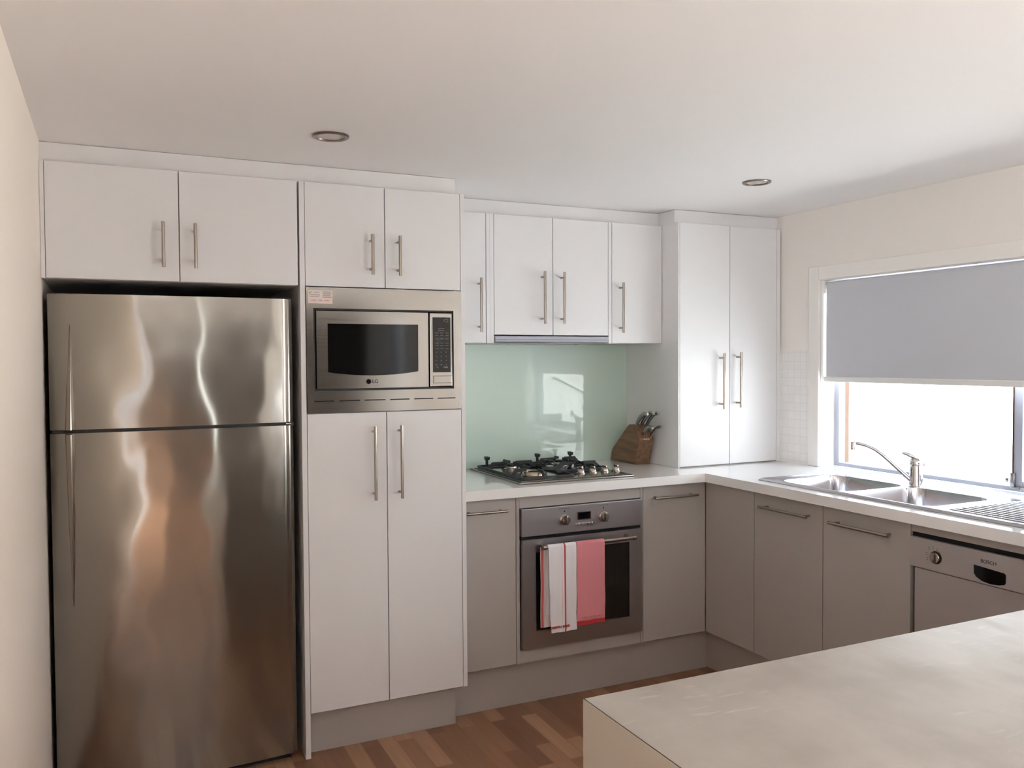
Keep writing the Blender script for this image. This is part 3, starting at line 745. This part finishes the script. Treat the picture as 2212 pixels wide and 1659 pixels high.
text('lettering', 'COUNTRY ROAD', .0150, (1.1880, YH-.0230, .3760), '-y', 'pale_red_print', tw, depth=.004, squash=.86)

# ------------------------------------------------------------------ gas cooktop
hb = thing('gas_cooktop', 'stainless steel gas cooktop with black trivets set into the worktop', 'cooktop', (1.19, .35, ZB))
HX0, HX1, HY0, HY1 = .902, 1.474, .085, .640
p = MB(); p.box(HX0, HX1, HY0, HY1, ZB+.0003, ZB+.009, .004, 3); p.box(HX0+.02, HX1-.02, HY0+.02, HY1-.015, ZB+.008, ZB+.012, .002, 2)
p.build('plate', 'stainless', hb)
ZH = ZB+.0122
def burner(x, y, r):
    o = MB(); o.lathe((x, y, ZH), (0, 0, 1), [(r*1.25, 0), (r*1.25, .003), (r*.98, .006), (r*.95, .013), (r*.85, .014)], 36)
    o = o.build('burner', 'knob_metal', hb, True)
    MB().lathe((x, y, ZH+.0142), (0, 0, 1), [(r*.82, 0), (r*.86, .003), (r*.7, .007), (.0005, .0075)], 36).build('burner_cap', 'black_iron', o, True)
def wok(x, y):
    o = MB(); o.lathe((x, y, ZH), (0, 0, 1), [(.060, 0), (.060, .004), (.055, .006), (.054, .017), (.051, .0205), (.040, .0205), (.038, .012)], 40)
    o = o.build('burner', 'gold_brass', hb, True)
    MB().lathe((x, y, ZH+.0125), (0, 0, 1), [(.026, 0), (.028, .006), (.020, .010), (.0005, .0105)], 30).build('burner_cap', 'black_iron', o, True)
wok(1.045, .235); burner(1.060, .500, .030); burner(1.345, .545, .036); burner(1.340, .350, .024)
def trivet(x0, x1, y0, y1, centres, stub):
    b = MB(); z = ZH+.006; R = .022
    loop = []
    for cx_, cy_, a0 in ((x1-R, y1-R, 0), (x0+R, y1-R, 90), (x0+R, y0+R, 180), (x1-R, y0+R, 270)):
        for k_ in range(5): a = math.radians(a0+k_*22.5); loop.append((cx_+R*math.cos(a), cy_+R*math.sin(a)))
    n_ = len(loop)
    ri = []
    for (x, y) in loop:
        cxm, cym = (x0+x1)/2, (y0+y1)/2; dx = -.009 if x > cxm else .009; dy = -.009 if y > cym else .009
        ri.append([b.bm.verts.new((x, y, z-.005)), b.bm.verts.new((x, y, z+.005)), b.bm.verts.new((x+dx, y+dy, z+.005)), b.bm.verts.new((x+dx, y+dy, z-.005))])
    for i in range(n_):
        a, c_ = ri[i], ri[(i+1) % n_]
        for k_ in range(4): b.bm.faces.new((a[k_], a[(k_+1) % 4], c_[(k_+1) % 4], c_[k_]))
    zt = ZH+.036
    for (cx_, cy_, gap) in centres:                     # four blade fingers toward each burner
        for dx, dy in ((1, 0), (-1, 0), (0, 1), (0, -1)):
            ex = (x1-.004 if dx > 0 else x0+.004) if dx else cx_
            if dy: 
                far = [yy for yy in [c2[1] for c2 in centres] if (yy-cy_)*dy > 0]
                ey = (cy_+far[0])/2 if far else (y1-.004 if dy > 0 else y0+.004)
            else: ey = cy_
            ix, iy = cx_+dx*gap, cy_+dy*gap
            a = Vector((ex, ey)); c_ = Vector((ix, iy)); t_ = Vector((dy, dx))*.003
            L_ = (c_-a)
            prof = [(0, z-.004), (0, z+.006), (.22, zt-.006), (.26, zt), (1.0, zt), (.93, zt-.012), (.35, zt-.016), (.25, z-.004)]
            A = []; B = []
            for s_, zz in prof:
                q = a+L_*s_; A.append(b.bm.verts.new((q.x+t_.x, q.y+t_.y, zz))); B.append(b.bm.verts.new((q.x-t_.x, q.y-t_.y, zz)))
            b.bm.faces.new(A); b.bm.faces.new(B[::-1])
            for k_ in range(len(prof)): b.bm.faces.new((A[k_], B[k_], B[(k_+1) % len(prof)], A[(k_+1) % len(prof)]))
    for x, y in stub:
        b.prism([(y-.012, zt), (y-.020, zt+.014), (y+.012, zt+.016), (y+.006, zt)], 'x', x-.009, x+.009)
        b.box(x-.004, x+.004, y-.008, y+.006, z, zt)
    bmesh.ops.triangulate(b.bm, faces=[f_ for f_ in b.bm.faces if len(f_.verts) > 4])
    return b.build('trivet', 'black_iron', hb)
trivet(.926, 1.195, .128, .618, [(1.045, .235, .035), (1.060, .500, .018)], [(.975, .60), (1.17, .37)])
trivet(1.205, 1.452, .285, .618, [(1.345, .545, .020), (1.340, .350, .016)], [(1.245, .60), (1.43, .60)])
for x in (1.270, 1.332, 1.395, 1.458-.002):
    k_ = MB(); yk_ = .212 if x < 1.4 else .212
    k_.lathe((x, yk_, ZH), (0, 0, 1), [(.0205, 0), (.0205, .003), (.017, .005), (.0155, .016), (.013, .019)], 32)
    k_.box(x-.0035, x+.0035, yk_-.016, yk_+.016, ZH+.018, ZH+.029, .002)
    k_.build('knob', 'knob_metal', hb, True)

# ------------------------------------------------------------------ knife block and knives
kx0, kx1 = 1.712, 1.798
kbm = MB()
side = [(.672, ZB+.0008), (.660, ZB+.055), (.640, 1.010), (.515, 1.128), (.497, 1.1395), (.478, 1.1405), (.462, 1.135), (.404, 1.0775), (.402, 1.066), (.412, 1.045), (.430, 1.010), (.440, .975), (.441, ZB+.0008)]
kbm.prism(side, 'x', kx0, kx1)
bmesh.ops.bevel(kbm.bm, geom=[e for e in kbm.bm.edges if abs(e.verts[0].co.x-e.verts[1].co.x) < 1e-5], offset=.003, segments=2, affect='EDGES')
kb_ = tag(kbm.build('knife_block', 'block_wood'), 'brown wooden knife block beside the cooktop in front of the splashback', 'knife block')
g = MB()
for q, (w_, hgt) in enumerate(((.005, .006), (.004, .004), (.005, .005), (.003, .004), (.004, .004), (.003, .006))):
    g.box(1.738+.006*q, 1.738+.006*q+w_*.7, .4005, .4025, 1.071-hgt/2, 1.071+hgt/2)
g.build('maker_mark', 'sticker_paper', kb_)
def knife(label, x, base, tip, s_):
    k_ = thing('kitchen_knife', label, 'knife', (x, base[0], base[1]), 'knives in the wooden block')
    y0_, z0_ = base; y1_, z1_ = tip; d = Vector((y1_-y0_, z1_-z0_)); nrm = Vector((-d.y, d.x)).normalized()
    if nrm.y < 0: nrm = -nrm
    pts_ = []; rad = []
    for i in range(11):
        t_ = i/10; bow = math.sin(t_*PI)*.012*s_ - .010*s_*max(0, t_-.8)/.2
        q = Vector((y0_, z0_))+d*t_+nrm*bow
        pts_.append((x, q.x, q.y)); rad.append((.0085+.0035*math.sin(t_*PI*.9+.3))*s_)
    MB().tube(pts_[1:], rad[1:], 14, flat=.72).build('grip', 'handle_grey', k_, True)
    a = Vector(pts_[0]); b2 = Vector(pts_[1]); dd = (b2-a).normalized()
    MB().tube([a-dd*.012, a, b2], [.0085*s_, .0095*s_, .0093*s_], 14, flat=.7).build('bolster', 'bolster', k_, True)
    e = Vector(pts_[-1]); e0 = Vector(pts_[-2]); de = (e-e0).normalized()
    MB().tube([e-de*.002, e+de*.004, e+de*.008], [rad[-1]*1.08, rad[-1]*1.05, rad[-1]*.6], 14, flat=.8).build('end_cap', 'bolster', k_, True)
    MB().prism([((base[0]+.018), base[1]-.006), ((base[0]+.006), base[1]-.018), ((base[0]+.075), base[1]-.088), ((base[0]+.087), base[1]-.076)], 'x', x-.0008, x+.0008).build('blade', 'bolster', k_)
knife('large steel-handled knife in the top row, nearest the cooktop side of the block', 1.732, (.462, 1.132), (.372, 1.206), 1.05)
knife('large steel-handled knife in the middle of the top row of the block', 1.755, (.455, 1.130), (.352, 1.212), 1.05)
knife('large steel-handled knife in the top row, beside the tall cupboard panel', 1.780, (.448, 1.125), (.345, 1.210), 1.0)
knife('short steel-handled knife in the lower row, with a bright round end cap', 1.742, (.425, 1.088), (.340, 1.139), .9)
knife('short slim knife in the lower row, close to the tall cupboard panel', 1.781, (.410, 1.078), (.318, 1.143), .75)

# ------------------------------------------------------------------ sink and tap
def rrect(x, y, cx_, cy_, hx, hy, r):
    qx = abs(x-cx_)-hx+r; qy = abs(y-cy_)-hy+r
    return math.hypot(max(qx, 0), max(qy, 0))+min(max(qx, qy), 0)-r
bowls = [(2.118, -.497, .168, .172, .055), (2.118, -.885, .168, .165, .055)]
KX0, KX1, KY0, KY1 = 1.888, 2.424, -1.452, -.250
def sink_z(x, y):
    z = .0035
    e = min(x-KX0, KX1-x, y-KY0, KY1-y)
    z += .0055*math.exp(-((e-.012)/.006)**2) - max(0, .006-e)*.5
    if e > .02: z -= .001
    for b_ in bowls:
        d = rrect(x, y, *b_)
        if d < .016:
            t_ = min(1, max(0, (.008-d)/.030)); dep = .150*(1-(1-t_)**2.2) if t_ < 1 else .150
            z -= dep + .002
            if d > .004: z += .0015*math.exp(-((d-.010)/.004)**2)
    dd = rrect(x, y, 2.150, -1.262, .205, .150, .03)
    if dd < 0:
        fade = min(1, -dd/.02); z += (-.004+.0042*math.cos((x-1.95)*2*PI/.032))*fade
    return z
nx_, ny_ = 134, 300; b = MB(); G = []
for i in range(nx_+1):
    G.append([b.bm.verts.new((KX0+(KX1-KX0)*i/nx_, KY0+(KY1-KY0)*j/ny_, ZB+.0008+sink_z(KX0+(KX1-KX0)*i/nx_, KY0+(KY1-KY0)*j/ny_))) for j in range(ny_+1)])
for i in range(nx_):
    for j in range(ny_): b.bm.faces.new((G[i][j], G[i+1][j], G[i+1][j+1], G[i][j+1]))
rim = [G[i][0] for i in range(nx_+1)]+[G[nx_][j] for j in range(1, ny_+1)]+[G[i][ny_] for i in range(nx_-1, -1, -1)]+[G[0][j] for j in range(ny_-1, 0, -1)]
low = [b.bm.verts.new((v.co.x, v.co.y, ZB+.0006)) for v in rim]
for k_ in range(len(rim)): b.bm.faces.new((rim[k_], rim[(k_+1) % len(rim)], low[(k_+1) % len(rim)], low[k_]))
sk = thing('double_sink', 'stainless steel double-bowl sink with ribbed drainer under the window', 'sink', (2.15, -.85, ZB))
skm = b.build('basin', 'sink_steel', sk, True)
for bx, by, *_ in bowls:
    MB().lathe((bx, by, ZB-.1462), (0, 0, 1), [(.040, 0), (.040, .002), (.034, .003), (.030, .0015), (.0005, .001)], 32).build('drain', 'chrome', sk, True)

TX, TY, TZ = 2.316, -.700, ZB+.0030
tp = thing('sink_tap', 'chrome mixer tap with long spout standing behind the two sink bowls', 'tap', (TX, TY, TZ))
MB().lathe((TX, TY, TZ), (0, 0, 1), [(.031, 0), (.031, .003), (.027, .005), (.0255, .02), (.0245, .075), (.0235, .084)], 40).build('body', 'chrome', tp, True)
MB().lathe((TX, TY, TZ+.0842), (0, 0, 1), [(.0225, 0), (.026, .003), (.0265, .012), (.024, .022), (.019, .029), (.008, .033)], 40).build('cap', 'chrome', tp, True)
lv = MB(); lv.tube([(TX, TY, TZ+.113), (TX-.012, TY+.010, TZ+.122), (TX-.028, TY+.023, TZ+.131), (TX-.042, TY+.034, TZ+.135)], [.0085, .0095, .008, .0045], 14, flat=1.3)
lv.tube([(TX+.012, TY-.010, TZ+.108), (TX+.024, TY-.012, TZ+.096), (TX+.030, TY-.016, TZ+.084)], [.007, .008, .004], 12)
lv.build('lever', 'chrome', tp, True)
dx_, dy_ = -.66, .75
sp_ = [(TX+dx_*a, TY+dy_*a, TZ+z) for a, z in ((.018, .022), (.05, .052), (.09, .090), (.125, .122), (.155, .144), (.185, .158), (.215, .166), (.236, .169))]
sp = MB().tube(sp_, [.0085, .0085, .008, .0075, .007, .0068, .0068, .0068], 16).build('spout', 'chrome', tp, True)
ex_ = (TX+dx_*.238, TY+dy_*.238); MB().lathe((ex_[0], ex_[1], TZ+.140), (0, 0, 1), [(.0095, 0), (.0115, .002), (.0115, .030), (.009, .034)], 24).build('nozzle', 'chrome', sp, True)

# ------------------------------------------------------------------ dishwasher
dw = thing('dishwasher', 'silver dishwasher with control knob built in under the sink drainer', 'dishwasher', (2.1, -1.36, .1))
DY0, DY1 = -1.6605, -1.0612
MB().box(XD+.022, XR-.07, DY0+.004, DY1-.004, .1925, .8690).build('body', 'cavity_dark', dw)
MB().box(XD+.001, XD+.019, DY0, DY1, .8700, ZU-.001).build('filler', 'cabinet_grey', dw, label='grey cabinet strip above the machine')
MB().box(XD+.010, XD+.0215, DY0, DY1, .8532, .8698).build('recess', 'dark_slot', dw)
cpn = MB(); cpn.box(XD-.006, XD+.0215, DY0, DY1, .7510, .8530, .002); cpn = cpn.build('control_panel', 'machine_silver', dw)
MB().box(XD+.000, XD+.0215, DY0+.015, DY1-.0155, .1950, .7480, .002).build('door', 'machine_silver', dw)
MB().box(XD+.016, XD+.0213, DY1-.0152, DY1-.0005, .1950, .7480).build('side_strip', 'dark_print', dw)
kx = XD-.006; ky, kz = -1.1655, .7985
k_ = MB(); k_.lathe((kx-.0003, ky, kz), (-1, 0, 0), [(.0215, 0), (.0215, .002), (.019, .003), (.019, .001)], 36).build('knob_ring', 'dark_print', cpn, True)
k_ = MB(); k_.lathe((kx-.0012, ky, kz), (-1, 0, 0), [(.0182, 0), (.0182, .008), (.0165, .010)], 36); k_.box(kx-.017, kx-.009, ky-.004, ky+.004, kz-.016, kz+.016, .002); k_.build('knob', 'knob_metal', cpn, True)
g = MB(); pts_ = [(-1.3035, .8060), (-1.3045, .7790), (-1.3120, .7690), (-1.3330, .7590), (-1.3600, .7560), (-1.3900, .7585), (-1.4080, .7640), (-1.4120, .7700), (-1.4120, .7960), (-1.4060, .8000)]
g.prism(pts_, 'x', kx-.0012, kx-.0003); g.build('grip_recess', 'black_glass', cpn)
text('lettering', 'BOSCH', .0165, (kx-.0005, -1.3535, .8225), '-x', 'dark_print', cpn)
g = MB()
for dy, dz in ((.028, .030), (.012, .036), (-.004, .032), (-.014, .020), (.036, .010), (.034, -.006)):
    for q in range(2): g.box(kx-.0006, kx-.0002, ky+dy-.003, ky+dy+.003, kz+dz-.002-q*.006, kz+dz-q*.006)
g.build('program_marks', 'grey_print', cpn)

# ------------------------------------------------------------------ island bench
IX0, IY1, IY0, IZ = .0540, -1.9148, -2.80, .910
isl = thing('breakfast_bench', 'pale stone-look breakfast bench with a thick end panel', 'bench', (1.2, -2.35, 0))
MB().plate([IX0+.0030, XR-.0005], [IY0, IY1], lambda i, j: True, 'z', IZ-.040, IZ).build('bench_top', 'island_laminate', isl)
MB().box(IX0+.0010, IX0+.0030, IY0, IY1, IZ-.0450, IZ-.0003).build('edge_seam', 'seam_brown', isl)
MB().box(IX0, IX0+.0405, IY0, IY1, .0005, IZ-.0455).build('end_panel', 'island_panel', isl)
MB().box(IX0, IX0+.0010, IY0, IY1, IZ-.0455, IZ-.0004).build('edge_strip', 'island_panel', isl)
MB().box(IX0+.042, XR-.002, IY0+.20, IY1-.05, .10, IZ-.0405).build('carcass', 'cabinet_grey', isl)
MB().box(IX0+.042, XR-.002, IY0+.25, IY1-.10, .0005, .0995).build('kickboard', 'cabinet_grey', isl)

# ------------------------------------------------------------------ downlights
def downlight(x, y, label):
    o = thing('downlight', label, 'ceiling light', (x, y, ZC), 'recessed ceiling downlights')
    MB().lathe((x, y, ZC-.0003), (0, 0, -1), [(.0575, 0), (.0575, .0035), (.054, .006), (.044, .0055), (.0415, .001)], 48).build('ring', 'ring_metal', o, True)
    MB().lathe((x, y, ZC-.0008), (0, 0, -1), [(.041, 0), (.041, .0012), (.001, .002)], 40).build('lens', 'lens', o, True)
downlight(.0035, -.4085, 'round recessed downlight in the ceiling in front of the tall pantry')
downlight(1.7460, -.3990, 'round recessed downlight in the ceiling near the window corner')

# ------------------------------------------------------------------ outside
struct(MB().box(XR+WT+.001, 80, -90, 40, -2.65, -2.6).build('ground', 'paving'))
struct(MB().box(-60, XL-WT-.001, -90, 40, -2.65, -2.6).build('ground', 'paving'))
def house(label, x0, x1, y0, y1, eave, peak):
    h = thing('neighbour_house', label, 'house', ((x0+x1)/2, (y0+y1)/2, -2.6)); xm = (x0+x1)/2
    MB().prism([(x0, -2.5995), (x1, -2.5995), (x1, eave), (xm, peak-.12), (x0, eave)], 'y', y0, y1).build('wall', 'house_wall', h)
    MB().prism([(x0-.4, eave-.14), (xm, peak), (x1+.4, eave-.14), (x1+.4, eave), (xm, peak+.14), (x0-.4, eave)], 'y', y0-.3, y1+.3).build('roof', 'roof_tile', h)
    MB().prism([(x0-.42, eave-.20), (xm, peak-.06), (x1+.42, eave-.20), (x1+.42, eave+.02), (xm, peak+.16), (x0-.42, eave+.02)], 'y', y1+.301, y1+.35).build('fascia', 'fascia', h)
    MB().box(xm-.5, xm+.5, y1+.001, y1+.03, -1.9, -1.0).build('window', 'window_dark', h)
house('small pale gabled house reflected in the green glass splashback', 26.2, 31.0, -56, -46, -1.05, .05)
house('larger pale house whose roof shows in the splashback reflection', 14.5, 19.6, -40, -29, -.55, .75)
